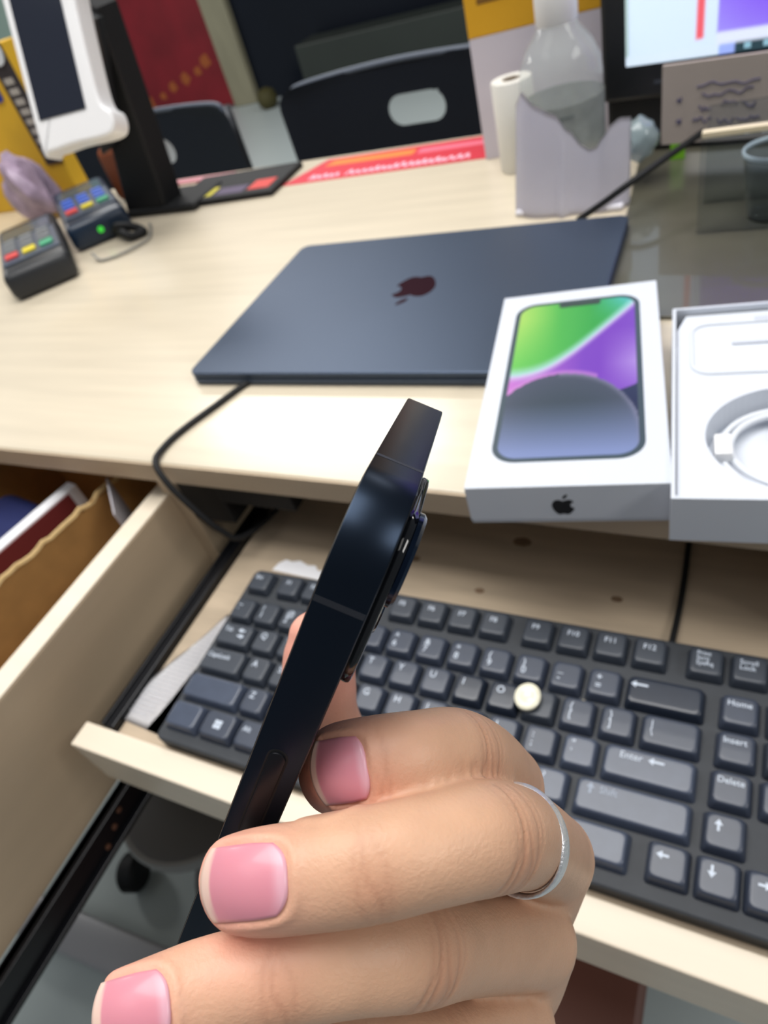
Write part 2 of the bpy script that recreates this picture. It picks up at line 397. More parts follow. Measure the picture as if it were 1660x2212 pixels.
for i in range(4): key(10.42+i*1.02, YF, 1, 'F%d' % (i+9), pos=(-3.6, .8), m=0)
key(14.85, YF, 1, 'Print\nScrn\nSysRq', size=3.3, pos=(-4.4, 3.2))
key(15.87, YF, 1, 'Scroll\nLock', size=3.6, pos=(-4.6, 2.2))
key(16.88, YF, 1, 'Pause\nBreak', size=3.3, pos=(-4.6, 2.2), faint=True)
for i, (a, c) in enumerate(zip('~!@#$%^&*()_+', '`1234567890-=')):
    key(.5+i, 0, 1, a+'\n'+c, m=1 if i > 4 else 0, size=5.6, pos=(-4.4, 1.0))
key(14, 0, 2, None, m=3, bm=arrow('l', 8, T(-12, 3.0, 0)))
b = text_bm('Tab', 4.2, T(-8.6, 1.4, .02), .03); b = join(b, arrow('l', 5, T(4.5, 3.2, 0))); b = join(b, arrow('r', 5, T(5.5, -.8, 0)))
key(.75, 1, 1.5, None, bm=b)
for i, a in enumerate('QWERTYUIO'):
    key(2+i, 1, 1, a, m=0 if i < 4 else (1 if i < 7 else 3), size=5.6, pos=(-4.2, 1.2))
key(11, 1, 1, None, m=0)
key(12, 1, 1, '{\n[', m=1, size=5.2, pos=(-4.2, 1.2)); key(13, 1, 1, '}\n]', m=1, size=5.2, pos=(-4.2, 1.2))
key(14.25, 1, 1.5, '|\n\\', m=1, size=5.2, pos=(-4.2, 1.2))
key(.875, 2, 1.75, 'CapsLock', pos=(-4.8, 1.2), size=4.2)
for i, a in enumerate('ASDFGHJKL'): key(2.25+i, 2, 1, a, m=0 if i < 4 else 1, size=5.6, pos=(-4.2, 1.2))
key(11.25, 2, 1, ':\n;', m=1, size=5.2, pos=(-4.2, 1.2)); key(12.25, 2, 1, '"\n\'', m=2, size=5.2, pos=(-4.2, 1.2))
b = text_bm('Enter', 4.6, T(-13, 2, .02), .03); b = join(b, arrow('l', 7, T(3, 3.4, 0)))
key(13.875, 2, 2.25, None, m=2, bm=b)
key(1.125, 3, 2.25, None, m=2)
for i, a in enumerate('ZXCVBNM'): key(2.75+i, 3, 1, a, m=1, size=5.6, pos=(-4.2, 1.2))
key(9.75, 3, 1, '<\n,', m=1, size=5.2, pos=(-4.2, 1.2)); key(10.75, 3, 1, '>\n.', m=2, size=5.2, pos=(-4.2, 1.2)); key(11.72, 3, 1, '?\n/', m=2, size=5.2, pos=(-4.2, 1.2))
b = text_bm('Shift', 4.4, T(-14, 2, .02), .03); b = join(b, arrow('u', 5, T(-18, 3.2, 0)))
key(13.63, 3, 2.72, None, m=2, bm=b, faint=True)
key(.68, 4, 1.34, None, m=2)
b = new()
for x in (0, 2.6):
    for y in (0, 2.6): b = box(x-2.4, x-.1, y-2.4, y-.1, .02, .06, bm=b)
key(2.0, 4, 1.3, None, m=1, bm=b)
key(3.25, 4, 1.2, 'Alt', m=1, pos=(-5, 1)); key(6.6, 4, 5.5, None, m=2); key(9.95, 4, 1.2, 'Alt', m=1); key(11.1, 4, 1.1, None, m=1)
key(12.72, 4, 2.15, None, m=2)
key(14.56, 4, 1, None, m=1, bm=arrow('l', 5, T(-2.5, 2.5, 0)))
key(15.55, 4, 1, None, m=1, bm=arrow('d', 5, T(-2.5, 2.0, 0)))
key(16.5, 4, 1, None, m=1, bm=arrow('r', 5, T(-1.5, 2.5, 0)))
key(15.6, 3, 1, None, m=1, bm=arrow('u', 5, T(-2.5, 2.2, 0)))
key(15.72, 0, 1, 'Home', m=1, size=4.2, pos=(-5.6, 2)); key(15.7, 1, 1, 'Insert', m=1, size=4.2, pos=(-5.6, 2)); key(15.66, 2, 1, 'Delete', m=1, size=4.0, pos=(-5.8, 2))
key(16.74, 0, 1, 'Page\nUp', size=3.6, pos=(-5, 2)); key(16.72, 1, 1, 'Page\nDown', size=3.6, pos=(-5, 2)); key(16.68, 2, 1, 'End', m=1, size=4.2, pos=(-5, 2))

b = lathe([(6.2, 0), (7.0, .8), (6.9, 2.2), (5.6, 3.2), (3.6, 3.3), (3.0, 2.9), (.1, 2.8)], 28, M=Matrix.Diagonal((.95, 1.08, 1, 1)))
solo('round_button', b, mat('cream_pearl', (232, 228, 206), .3, noise=.08, nscale=120, coat=.4), (10.70*U, -.93*U, .9), 'small cream white round button lying on the key right of the letter O', 'button', smooth=True, M=KM)
b = lathe([(.6, 0), (1.3, .5), (1.2, 1.2), (.1, 1.6)], 10)
solo('crumb', b, mat('crumb', (190, 180, 150), .8), (12.05*U, -.52*U+.4, -6.3), 'tiny pale crumb on the keyboard between the top letter rows', 'crumb', smooth=True)
solo('keyboard_cable', tube([(13.9*U, 34, -12), (13.92*U, 42, -17), (266.5, 80, -19.2), (265.8, 125, -19.2), (264, 180, -19.2), (255, 320, -19.2)], 1.7, 10), black_soft, (0, 0, 0), 'thin black cable running back from the keyboard under the desk', 'cable', smooth=True)
# papers on the tray
def sheet(poly, z, wav, name, loc, label, cat, m):
    b = prism(poly, 0, .25); bmesh.ops.triangulate(b, faces=list(b.faces))
    return solo(name, b, m, loc, label, cat)
t = thing('receipt', 'white printed receipt sticking out from under the left end of the keyboard', 'receipt', (-30, -40, -20.9))
nx, ny = 10, 24; b = new(); g = {}
for i in range(nx+1):
    for j in range(ny+1):
        v = j/ny; a = i/nx
        yl = -44+v*88
        xl = -23+v*37+2.0*math.sin(v*9)*(1-v); xr = 30
        x = xl+(xr-xl)*a
        g[i, j] = b.verts.new((x, yl-(3*a if j == 0 else 0), .3+max(0, (1-a*1.8))*1.6*(1+math.sin(v*7))*.4))
for i in range(nx):
    for j in range(ny): b.faces.new((g[i, j], g[i+1, j], g[i+1, j+1], g[i, j+1]))
bmesh.ops.solidify(b, geom=list(b.faces), thickness=.12)
part('sheet', b, paper_m, t, True)
b = new(); random.seed(5)
for k in range(24):
    y = -38+k*3.0; x0 = -23+(y+44)/88*37+4; x = x0
    while x < min(x0+20, 14):
        w = random.uniform(1.5, 4); b = box(x, x+w, y, y+.5, 1.9, 1.95, bm=b, M=T(0, 0, .25)); x += w+.8
part('print_lines', b, mat('faint_ink', (196, 198, 206), .8), t)
P = [(-22, -6), (-20, 1), (-16, 5), (-10, 4), (-4, 6), (4, 3), (10, 4), (14, 0), (24, 1), (24, -8)]
solo('paper_scrap', prism(P, 0, .6), paper_m, (18, 54, -20.9), 'torn white paper scrap behind the keyboard on the tray', 'paper')

# ------------------------------------------------------------------ laptop
LP = thing('laptop', 'closed dark midnight blue laptop lying on the desk', 'laptop', (-111.6, 366.6, DT), -1.75*-1)
lap_m = mat('midnight_aluminium', (68, 80, 99), .42, metal=.6, noise=.04, nscale=8)
LPw, LPd = 304, 215
part('laptop_base', prism(rrect(0, LPw, -LPd, 0, 9), 1.2, 6.9, 1.4), lap_m, LP)
part('laptop_lid', prism(rrect(0, LPw, -LPd, 0, 9), 7.3, 11.3, 1.2), lap_m, LP)
part('hinge', box(40, 264, -4, -1, 5, 8, .8), black_pl, LP)
b = new()
for x in (18, LPw-18):
    for y in (-18, -LPd+18): b = lathe([(6, 0), (6, 1.4)], 16, M=T(x, y, 0), bm=b)
part('rubber_feet', b, black_soft, LP)
part('lid_logo', logo_bm(44, T(LPw/2+2, -LPd/2+5, 11.3) @ R(180, 'Z'), .06), mat('dark_mirror_logo', (70, 24, 40), .15, metal=.8), LP)
solo('charging_cable', tube([(-40, 168, 67), (-52, 152, 66.4), (-62, 126, 66.4), (-73, 96, 66.4), (-76, 76, 66.6), (-72, 60, 66.5), (-62, 52, 56), (-50, 50, 36), (-38, 52, 12), (-30, 62, -4), (-20, 110, -9), (-10, 200, -12)], 2.3, 12), black_soft, (0, 0, 0), 'black cable looping from under the laptop over the desk edge', 'cable', smooth=True)

# ------------------------------------------------------------------ phone boxes
boxw = mat('white_box_card', (207, 212, 221), .4, noise=.01)
W1, D1, H1 = 96.6, 188.6, 25.0
bx = thing('phone_box', 'closed white retail box with a colourful phone picture on its lid', 'box', (134.1, 226.3, DT), .1693*57.2958)
part('box_lid', box(0, W1, -D1, 0, 2, H1, .5), boxw, bx)
part('box_base', box(.6, W1-.6, -D1+.6, -.6, 0, 1.9), boxw, bx)
# printed phone on the lid: one sheet whose print colours are stored per face
px0, px1, py0, py1 = 10.5, 86, -170.5, -13.5
frm = mat('printed_phone_frame', (60, 74, 84), .35)
part('printed_frame', prism(rrect(px0, px1, py0, py1, 13), H1, H1+.06), frm, bx)
def screen_col(u, v):
    # u 0..1 left-right, v 0..1 bottom-top
    def L(c0, c1, t): t = max(0, min(1, t)); return tuple(a+(b-a)*t for a, b in zip(c0, c1))
    d = .485+.10*u+.36*u*u-.02*math.sin(u*6)        # green / purple line
    eg = v-(d)
    ex, ey = (u-.43)/.59, (v-.10)/.375
    e = ex*ex+ey*ey*(1 if v > .13 else .15)
    cir = (u-.70)**2/.45**2
    if eg > 0:
        c = L((120, 214, 100), (62, 176, 84), (u)*1.5); c = L(c, (196, 236, 120), max(0, .85-u*2.3)*min(1, (v-.55)*3))
        c = L(c, (96, 210, 232), max(0, (u-.62)*2.6)*max(0, (v-.80)*5))
        c = L((190, 232, 240), c, eg*16)
        return c
    if e < 1:
        c = L((66, 80, 92), (84, 92, 112), e)
        c = L(c, (140, 156, 206), max(0, (.30-v)*3.6))
        c = L(c, (150, 150, 180), max(0, (e-.86)*5) if u > .4 else 0)
        return c
    low = .40-.02*0
    if v < .44+.10*math.sqrt(max(0, 1-((u-.72)/.34)**2))*-1+.0 and u > .72:
        return L((44, 50, 86), (64, 76, 110), (v-.2)*3)
    c = L((214, 130, 222), (132, 76, 204), u*1.7)
    c = L(c, (190, 160, 238), max(0, (u-.72)*3.2)*max(0, 1-abs(v-.52)*4))
    c = L(c, (226, 160, 226), max(0, 1-abs(e-1.05)*9)*.7 if u < .7 else 0)
    c = L(c, (220, 214, 246), max(0, 1+eg*22))
    return c
def print_sheet(x0, x1, y0, y1, r, z, nx, ny, fn, gain=1.0):
    b = new(); g = {}; lay = b.loops.layers.float_color.new('print')
    for i in range(nx+1):
        for j in range(ny+1):
            x = x0+(x1-x0)*i/nx; y = y0+(y1-y0)*j/ny
            cx = min(max(x, x0+r), x1-r); cy = min(max(y, y0+r), y1-r); d = math.hypot(x-cx, y-cy)
            if d > r: x, y = cx+(x-cx)*r/d, cy+(y-cy)*r/d
            g[i, j] = b.verts.new((x, y, z))
    for i in range(nx):
        for j in range(ny):
            q = (g[i, j], g[i+1, j], g[i+1, j+1], g[i, j+1])
            f = b.faces.new(q)
            for lp, (a, c) in zip(f.loops, ((i, j), (i+1, j), (i+1, j+1), (i, j+1))):
                cl_ = srgb(*fn(a/nx, c/ny)); lp[lay] = (cl_[0]*gain, cl_[1]*gain, cl_[2]*gain, 1)
    return b
part('printed_screen', print_sheet(px0+3, px1-3, py0+3, py1-3, 10.5, H1+.12, 76, 152, screen_col, .66), mat('box_print', (255, 255, 255), .3, attr='print'), bx)
part('printed_notch', prism(rrect(px0+27, px1-23, py1-8.4, py1-2.9, 2), H1+.14, H1+.2), mat('dark_notch', (50, 66, 64), .4), bx)
part('front_logo', logo_bm(13.5, T(W1/2-1.0, -D1, H1/2) @ R(90, 'X'), .1), mat('logo_black', (16, 16, 22), .4), bx)
# open base of the second box
W2, D2, H2 = 96, 160, 27
B2 = thing('open_box', 'open white box base with moulded insert holding a coiled cable', 'box', (243.5, 203.5, DT), 6.5)
b = new()
for a in ((0, W2, -D2, -D2+1.8, 0, H2), (0, W2, -1.8, 0, 0, H2), (0, 1.8, -D2+1.8, -1.8, 0, H2), (W2-1.8, W2, -D2+1.8, -1.8, 0, H2)): b = box(*a, bm=b)
part('box_wall', b, boxw, B2)
part('box_floor', box(1.8, W2-1.8, -D2+1.8, -1.8, 0, 2), boxw, B2)
ins = mat('white_insert', (212, 217, 226), .55)
# insert with round well
b = new(); cx, cy, rw = 53, -113, 38
n = 64; ring_t = [b.verts.new((cx+rw*math.cos(2*math.pi*k/n), cy+rw*.98*math.sin(2*math.pi*k/n), H2-4)) for k in range(n)]
ring_b = [b.verts.new((cx+rw*.96*math.cos(2*math.pi*k/n), cy+rw*.94*math.sin(2*math.pi*k/n), 8)) for k in range(n)]
outer = []
for k in range(n):
    a = 2*math.pi*k/n; c, s = math.cos(a), math.sin(a)
    tt = min(((93.5-cx)/c if c > 1e-6 else 1e9), ((2.5-cx)/c if c < -1e-6 else 1e9), ((-3-cy)/s if s > 1e-6 else 1e9), ((-D2+3-cy)/s if s < -1e-6 else 1e9))
    tt = max(tt, rw+.5) if False else tt
    outer.append(b.verts.new((cx+tt*c, cy+tt*s, H2-4)))
for k in range(n):
    k2 = (k+1) % n
    b.faces.new((ring_t[k], outer[k], outer[k2], ring_t[k2])); b.faces.new((ring_b[k], ring_t[k], ring_t[k2], ring_b[k2]))
b.faces.new(ring_b)
part('insert', b, ins, B2)
part('insert_step', tube([(x, y, H2-3.8) for x, y in rrect(10, 92, -62, -14, 9, 6)]+[(92, -23, H2-3.8)], 1.2, 8, 1), ins, B2, True)
part('insert_slot', box(30, 90, -36, -33.5, H2-4, H2-3.0, .4), mat('insert_slot_shade', (190, 195, 206), .6), B2)  # slots are raised strips, their shade is put into the greyer colour
part('insert_slot', box(42, 91, -14.5, -10, H2-4, H2-2.6, .4), MATS['insert_slot_shade'], B2)
cc = thing('coiled_white_cable', 'coiled white charging cable lying in the open white box base', 'cable', (0, 0, 0))
cc.matrix_world = B2.matrix_world.copy() @ Matrix.Translation((.053, -.113, .010))
wc = mat('white_cable', (222, 226, 232), .35)
P = []
for k in range(3*24): 
    a = 2*math.pi*k/24; r = 32-2.2*k/24; P.append((r*math.cos(a), r*math.sin(a), 1.6+1.6*math.sin(a*.5)+k/40))
part('cord', tube(P, 1.6, 8, 2), wc, cc, True)
part('plug', box(-34, -26, -9, 6, 4, 10, 1.2), white_pl, cc, True, ang=40)
part('plug', box(8, 18, -2, 20, 3, 9, 1.2, M=R(-6, 'Z')), white_pl, cc, True, ang=40)
part('plug', box(8, 16, 6, 32, 9, 14, 1.2, M=R(4, 'Z')), white_pl, cc, True, ang=40)

# ------------------------------------------------------------------ right side of the desk
solo('smoked_glass_plate', prism([(188, 238), (560, 225), (560, 560), (176, 560), (186, 400)], 0, 3, .4), mat('smoked_glass', (84, 82, 70), .3, noise=.25, nscale=8, coat=.6), (0, 0, DT), 'dark olive smoked glass plate covering the right side of the desk', 'glass plate')
# monitor
MY = thing('monitor', 'black monitor with a bright screen at the right end of the desk', 'monitor', (250, 530, DT+3), -8)
part('stand_column', box(-104, -40, -6, 30, 0, 60, 4), black_soft, MY)
part('stand_foot', box(-112, 70, -10, 70, 0, 8, 3), black_soft, MY)
part('bezel', box(-106, 330, -12, 12, 44, 420, 4), black_pl, MY)
def desktop_pic(u, v):
    if v < .035: return (44, 66, 74) if 0.29 < u else (150, 170, 236) if u > .25 else (206, 222, 238)
    if u < .008: return (168, 190, 190)
    if .192 < u < .212 and v > .05: return (226, 92, 104)
    if u > .24:
        if v < .075: return (214, 222, 240)
        d = math.hypot(u-.42, (v-.34)*.8); t = max(0, min(1, (d-.12)*4)); 
        return tuple(a+(b_-a)*t for a, b_ in zip((118, 74, 226), (172, 176, 240)))
    return (204, 222, 246)
sc = print_sheet(0, 300, 0, 230, .5, 0, 150, 80, desktop_pic); sc.transform(T(-84, -12.4, 72) @ R(90, 'X'))
part('screen', sc, mat('lit_screen', (255, 255, 255), .2, attr='print', emit=.85), MY)
b = new()
for k, (x, c) in enumerate(((10, 0), (24, 0), (38, 0), (52, 0))): b = box(x, x+5, -12.9, -12.5, 74, 78, bm=b)
part('taskbar_icons', b, mat('screen_icons', (150, 196, 214), .4, emit=.6), MY)
part('bezel_logo', text_bm('hp', 8, T(-62, -12.5, 100) @ R(90, 'X'), .1) if False else box(-60, -46, -12.6, -12.2, 56, 59), mat('faint_grey', (60, 64, 74), .5), MY)
# cardboard note
t = thing('cardboard_note', 'greyish cardboard with handwriting propped in front of the monitor', 'sign', (254, 450, DT+32), -8)
part('board', box(-50, 90, -1.5, 1.5, 0, 58, .4), mat('grey_cardboard', (176, 164, 156), .8, noise=.04, nscale=20), t)
b = new(); random.seed(11)
for (x, z, w, h) in ((-24, 40, 44, 5), (-20, 34, 36, 3.5), (-22, 25, 9, 5), (-6, 26, 12, 6), (8, 24, 10, 5), (-26, 16, 14, 4), (-8, 14, 12, 4), (6, 15, 16, 3.5), (-38, 32, 3, 4), (-38, 16, 3, 4)):
    Pp = [(x+w*k/8, -1.75, z+h*(random.random()-.3)) for k in range(9)]
    b = tube(Pp, .55, 5, 3, bm=b)
part('handwriting', b, mat('violet_ink', (96, 92, 122), .8), t)
# display stand of clear acrylic with cup
acr = mat('clear_acrylic', (226, 232, 236), .05, trans=1.0, ior=1.2, spec=.5)
t = thing('acrylic_stand', 'clear acrylic display stand with a cream top edge behind the open box', 'display stand', (275, 352, DT+3))
part('front_sheet', box(-32, 80, -2, 0, 0, 66, .3), acr, t)
part('back_sheet', box(-32, 80, 50, 52, 0, 70, .3), acr, t)
part('top_edge', box(-32, 80, -2.2, 4, 66.2, 70, .5), mat('cream_strip', (222, 208, 176), .5), t)
t = thing('clear_cup', 'clear plastic cup standing inside the acrylic stand', 'cup', (290, 375, DT+3.2))
part('cup_wall', lathe([(15, 0), (21, 44), (20.3, 44), (14.4, 1), (.1, 1)], 36), acr, t, True, ang=40)
part('cup_rim', lathe([(21, 43), (22.2, 44), (22.2, 46.5), (21, 47), (20, 45)], 36, closed=True), mat('cloudy_plastic', (190, 204, 210), .2, alpha=.75), t, True)
solo('green_tape', box(-6, 6, -1, 1, 0, 26, .4), mat('lime_green', (120, 186, 40), .5), (213, 500, DT+3), 'small lime green strip beside the monitor foot', 'tape')
solo('monitor_cable', tube([(148, 392, 66.7), (172, 389, 82), (196, 394, 96), (231, 442, 103), (250, 480, 104)], 2.6, 10, 4), black_soft, (0, 0, 0), 'thick black cable slanting up from the laptop corner to the monitor', 'cable', smooth=True)
# white paper roll
t = thing('paper_roll', 'tall white paper roll standing left of the clear bottle', 'paper roll', (60, 536, DT+.2))
part('roll_body', lathe([(19, 0), (19.5, 1), (19.5, 80), (18.8, 81), (9, 81), (9, 1)], 40, closed=True), mat('roll_white', (222, 220, 214), .7), t, True, ang=40)
part('roll_core', lathe([(9, .5), (9, 80), (8, 80), (8, .5)], 30, closed=True), mat('core_brown', (150, 132, 110), .8), t, True, ang=40)
# box poster
t = thing('product_box', 'tall lilac white box with a yellow top band behind the paper roll', 'box', (78, 592, DT+.2), 8)
part('box_body', box(-68, 66, -14, 14, 0, 112, .8), mat('lilac_white', (202, 196, 208), .6), t)
part('yellow_band', box(-68.2, 66.2, -14.2, 14.2, 112.1, 230, .8), mat('amber_yellow', (214, 160, 30), .6), t)
part('print', join(text_bm('CHAUXIN', 9, T(-52, -14.3, 124) @ R(90, 'X'), .1), box(0, .1, 0, .1, 0, .1, M=T(0, 0, 120))) if False else box(-56, -16, -14.5, -14.1, 138, 143), mat('brown_ink', (120, 84, 30), .8), t)
# clear bottle
t = thing('clear_bottle', 'clear plastic pump bottle with white cap and grey printed label', 'bottle', (120, 480, DT+.3))
part('bottle_body', lathe([(30, 0), (34, 3), (35, 8), (35, 88), (33.5, 101), (27, 114), (18, 124), (15, 134)], 48), mat('clear_pet', (224, 234, 232), .05, alpha=.24, coat=1, noise=.1, nscale=60, bump=.6, bscale=60), t, True, ang=50)
part('label_sheet', lathe([(35.4, 24), (35.4, 74), (35.1, 74), (35.1, 24)], 48, closed=True), mat('grey_label', (150, 156, 150), .4, alpha=.62, noise=.25, nscale=90), t, True, ang=40)
b = new(); random.seed(2)
for k in range(7):
    z = 66-k*6; a0 = -115+random.uniform(0, 8); a1 = a0+random.uniform(24, 46)
    b = tube([(35.7*math.cos(math.radians(a)), 35.7*math.sin(math.radians(a)), z) for a in np.linspace(a0, a1, 6)], .7, 5, 2, bm=b)
part('label_print', b, mat('label_ink', (70, 80, 80), .6), t)
part('cap', lathe([(16.5, 128), (17, 130), (17, 150), (14, 158), (13, 190), (.1, 191)], 32), mat('cap_white', (224, 222, 220), .4), t, True, ang=50)
# crumpled white wrap
t = thing('white_wrapping', 'white tissue wrapping with a notched top edge in front of the bottle', 'wrapping', (132, 425, DT+.3), -4)
def wrap_top(x):
    pts = [(-46, 88), (-37, 98), (-24, 88), (-8, 80), (4, 66), (14, 54), (21, 50), (27, 51), (33, 58), (40, 66), (46, 69), (54, 67)]
    for (a, za), (c, zc) in zip(pts, pts[1:]):
        if x <= c:
            k = (x-a)/(c-a); k = k*k*(3-2*k)*.6+k*.4; return za+(zc-za)*k
    return pts[-1][1]
b = new(); g = {}; nx, nz = 70, 18
for i in range(nx+1):
    for j in range(nz+1):
        x = -46+100*i/nx; v = j/nz; z = wrap_top(x)*v
        y = -20*math.cos(x/54*1.45)+-5*math.exp(-((x-1)/4)**2)*(1-v*.8)+6*v+3.5*math.sin(x*.09+1)-3*math.exp(-((x-34)/8)**2)*v
        g[i, j] = b.verts.new((x+(10*v*(.5-x/108) if x < 54 else 0), y, z))
for i in range(nx):
    for j in range(nz): b.faces.new((g[i, j], g[i+1, j], g[i+1, j+1], g[i, j+1]))
bmesh.ops.solidify(b, geom=list(b.faces), thickness=.5)
part('tissue', b, mat('tissue_white', (226, 224, 232), .75, noise=.03, nscale=30), t, True)
part('base_edge', box(-44, 50, -14, 10, 0, 5, 2), mat('tissue_white', (0, 0, 0)), t)
b = new(); bmesh.ops.create_icosphere(b, subdivisions=3, radius=17)
random.seed(9)
for v in b.verts: v.co *= 1+.10*math.sin(v.co.x*.5+1)*math.cos(v.co.z*.4)
solo('plastic_ball', b, mat('hazy_plastic', (150, 166, 170), .2, alpha=.7, coat=.6), (186, 458, DT+38), 'hazy grey crumpled plastic wrap at the right of the white tissue', 'plastic wrap', smooth=True)

# red flyer and cards along the far edge
t = thing('red_flyer', 'red flyer with pale pink lettering lying along the far desk edge', 'flyer', (-115, 606, DT+.1), 1)
part('sheet', prism([(-144, -34), (150, -34), (150, 40), (-110, 40)], 0, .5), mat('flyer_red', (206, 44, 62), .45), t)
random.seed(21)
b = new(); x = -108
while x < 104:      # blurred lettering: short leaning strokes of unreadable script
    w = random.uniform(5, 9); h = random.uniform(11, 17)
    if random.random() > .16:
        b = tube([(x, -26, .5), (x+w*.4, -26+h, .5), (x+w*.7, -26+h*.5, .5), (x+w, -25, .5)], 1.5, 6, 3, bm=b)
    x += w+2
bmesh.ops.scale(b, vec=(1, 1, .15), verts=list(b.verts)); b.transform(T(0, 0, .5))
part('lettering', b, mat('pale_pink', (240, 190, 208), .5), t)
part('top_band', prism([(-104, 14), (20, 12), (20, 30), (-96, 32)], .5, .62), mat('flyer_orange', (226, 128, 50), .5), t)
part('top_band', prism([(26, 12), (110, 12), (110, 26), (26, 28)], .5, .62), mat('flyer_pink', (226, 108, 130), .5), t)
t = thing('card_holder', 'black card tray with yellow and red sticker patches at the far left desk edge', 'tray', (-330, 570, DT+.2), 3)
part('tray', box(-88, 74, -34, 60, 0, 7, 2), black_soft, t)
part('sticker', box(-66, -26, -22, 6, 7.05, 7.5), mat('sticker_yellow', (214, 200, 50), .5), t)
part('sticker', box(-20, 24, -24, 0, 7.05, 7.5), mat('sticker_violet', (80, 66, 96), .5), t)
part('sticker', box(30, 62, -20, 10, 7.05, 7.5), mat('sticker_red', (206, 62, 56), .5), t)
solo('pink_strip', box(-64, 64, -7, 7, 0, 3, 1), mat('dusty_pink', (206, 140, 150), .6), (-440, 636, DT+.2), 'narrow dusty pink strip lying behind the black card tray', 'strip', 0)

# ------------------------------------------------------------------ left end of the desk
t = thing('display_stand', 'tall black wedge-shaped stand leaning behind the white handheld terminal', 'stand', (-456, 544, DT+.1))
def quadprism(c, y0, y1): return prism([(x, z) for x, z in c], -y1, -y0, 4, M=R(90, 'X'))
part('post', quadprism([(-30, 8), (42, 8), (46, 30), (72, 222), (60, 232), (36, 214), (-6, 80)], -20, 20), black_soft, t)
part('foot', box(-28, 92, -24, 50, 0, 10, 4), black_soft, t)
part('shoulder', quadprism([(-10, 84), (30, 96), (76, 214), (66, 222), (46, 216), (6, 150)], -34, -16), black_pl, t)
TM = R(10, 'Z') @ R(-26, 'X')
t = thing('payment_terminal', 'white handheld terminal with dark touchscreen mounted on the black stand', 'terminal', (-396, 468, 258), M=TM)
wt = mat('terminal_white', (232, 232, 234), .3)
pr = catmull([(-46, 92, 0), (44, 92, 0), (52, 78, 0), (50, 56, 0), (43, 40, 0), (43, -30, 0), (46, -58, 0), (56, -68, 0), (56, -82, 0), (44, -89, 0), (0, -89, 0), (-34, -91, 0), (-44, -84, 0), (-46, 40, 0), (-46, 92, 0)], 4)[:-1]
part('body', prism([(p[0], p[1]) for p in pr], 0, 26, 3, M=R(90, 'X')), wt, t)
part('touchscreen', box(-36, 27, -27.2, -26.2, -60, 58, .3), mat('screen_off', (34, 38, 50), .1, coat=.4), t)
part('speaker_slot', box(-8, 2, -27, -26.2, 74, 78, .3), black_pl, t)
part('mount', box(-6, 16, 0, 44, -60, 0, 3), black_soft, t)
def reader(loc, rot, label, c, m_top):
    t = thing('card_reader', label, 'card reader', loc, rot, 'card readers at the left end of the desk')
    part('body', box(-37, 37, -104, 100, 0, 30, 8, 3), m_top, t, True, ang=40)
    part('keypad_plate', box(-33, 33, -74, 20, 30, 32, 1), mat('reader_plate', (74, 84, 100), .4), t)
    part('display', box(-30, 30, 28, 74, 30, 31.5, .6), mat('reader_display', (70, 86, 96), .2), t)
    b = new()
    for i in range(3):
        for j in range(3): b = box(-28+20*i, -14+20*i, -36+18*j, -24+18*j, 32.05, 34.5, bm=b)
    part('number_keys', b, mat('reader_keys_%d' % c[0], c, .5), t)
    for x, cc_, n in ((-28, (206, 70, 70), 'red'), (-8, (214, 196, 50), 'yellow'), (12, (70, 160, 120), 'green')):
        part('key_'+n, box(x, x+15, -62, -46, 32.05, 35, 1), mat('key_'+n, cc_, .5), t)
    t.scale = (1.08, 1.08, 1.08); return t
navy = mat('reader_navy', (28, 44, 64), .35); dk = mat('reader_dark', (36, 38, 42), .45)
reader((-550, 523, DT+.2), 50, 'dark blue card reader with green light, behind the grey reader', (60, 96, 190), navy)
reader((-537, 400, DT+.2), 50, 'dark grey card reader in front at the left frame edge', (110, 114, 118), dk)
solo('reader_light', lathe([(4, 0), (4, 1)], 16), mat('green_led', (60, 200, 60), .4, emit=.6), (-463.6, 450.5, DT+17), 'small lit green ring on the end of the blue card reader', 'light', M=R(138, 'Z') @ R(-90, 'X') if False else R(48, 'Z') @ R(90, 'X'))
grey_c = mat('grey_cable', (140, 138, 132), .5)
solo('grey_cable', tube([(-440, 400, 72), (-420, 392, 66.5), (-396, 408, 66.5), (-384, 440, 66.5), (-400, 468, 66.5), (-420, 490, 66.5)], 1.7, 8), grey_c, (0, 0, 0), 'thin grey cable looping beside the card readers', 'cable', smooth=True)
solo('black_plug_bundle', tube([(-452, 462, 74), (-440, 456, 80), (-424, 462, 76), (-414, 466, 70), (-404, 458, 69), (-414, 446, 70), (-430, 450, 74), (-442, 458, 72), (-458, 466, 72)], 5, 10), black_soft, (0, 0, 0), 'tangled black cables behind the blue card reader', 'cables', smooth=True)
t = thing('yellow_poster_box', 'yellow box with a blue mark and white lettering strip at the left edge', 'box', (-720, 628, DT+.1))
part('box_body', box(-230, 62, -14, 14, 0, 215, 2), mat('poster_yellow', (222, 176, 46), .6, noise=.12, nscale=14), t)
part('dark_strip', box(28, 64, -16, -14.2, 60, 215), mat('strip_dark', (52, 46, 50), .6), t)
b = new()
for k in range(8): b = box(36, 54, -17, -16.1, 76+k*13, 84+k*13, bm=b)
part('strip_letters', b, mat('strip_white', (176, 170, 164), .6), t)
part('blue_mark', prism(rrect(-10, 14, 150, 178, 6), 15, 16, M=R(90, 'X')), mat('mark_blue', (40, 60, 150), .5), t)
part('white_badge', lathe([(15, 0), (15, 2)], 24, M=T(48, -17, 205) @ R(90, 'X')), mat('badge_white', (220, 226, 232), .5), t)
b = new(); bmesh.ops.create_icosphere(b, subdivisions=3, radius=1)
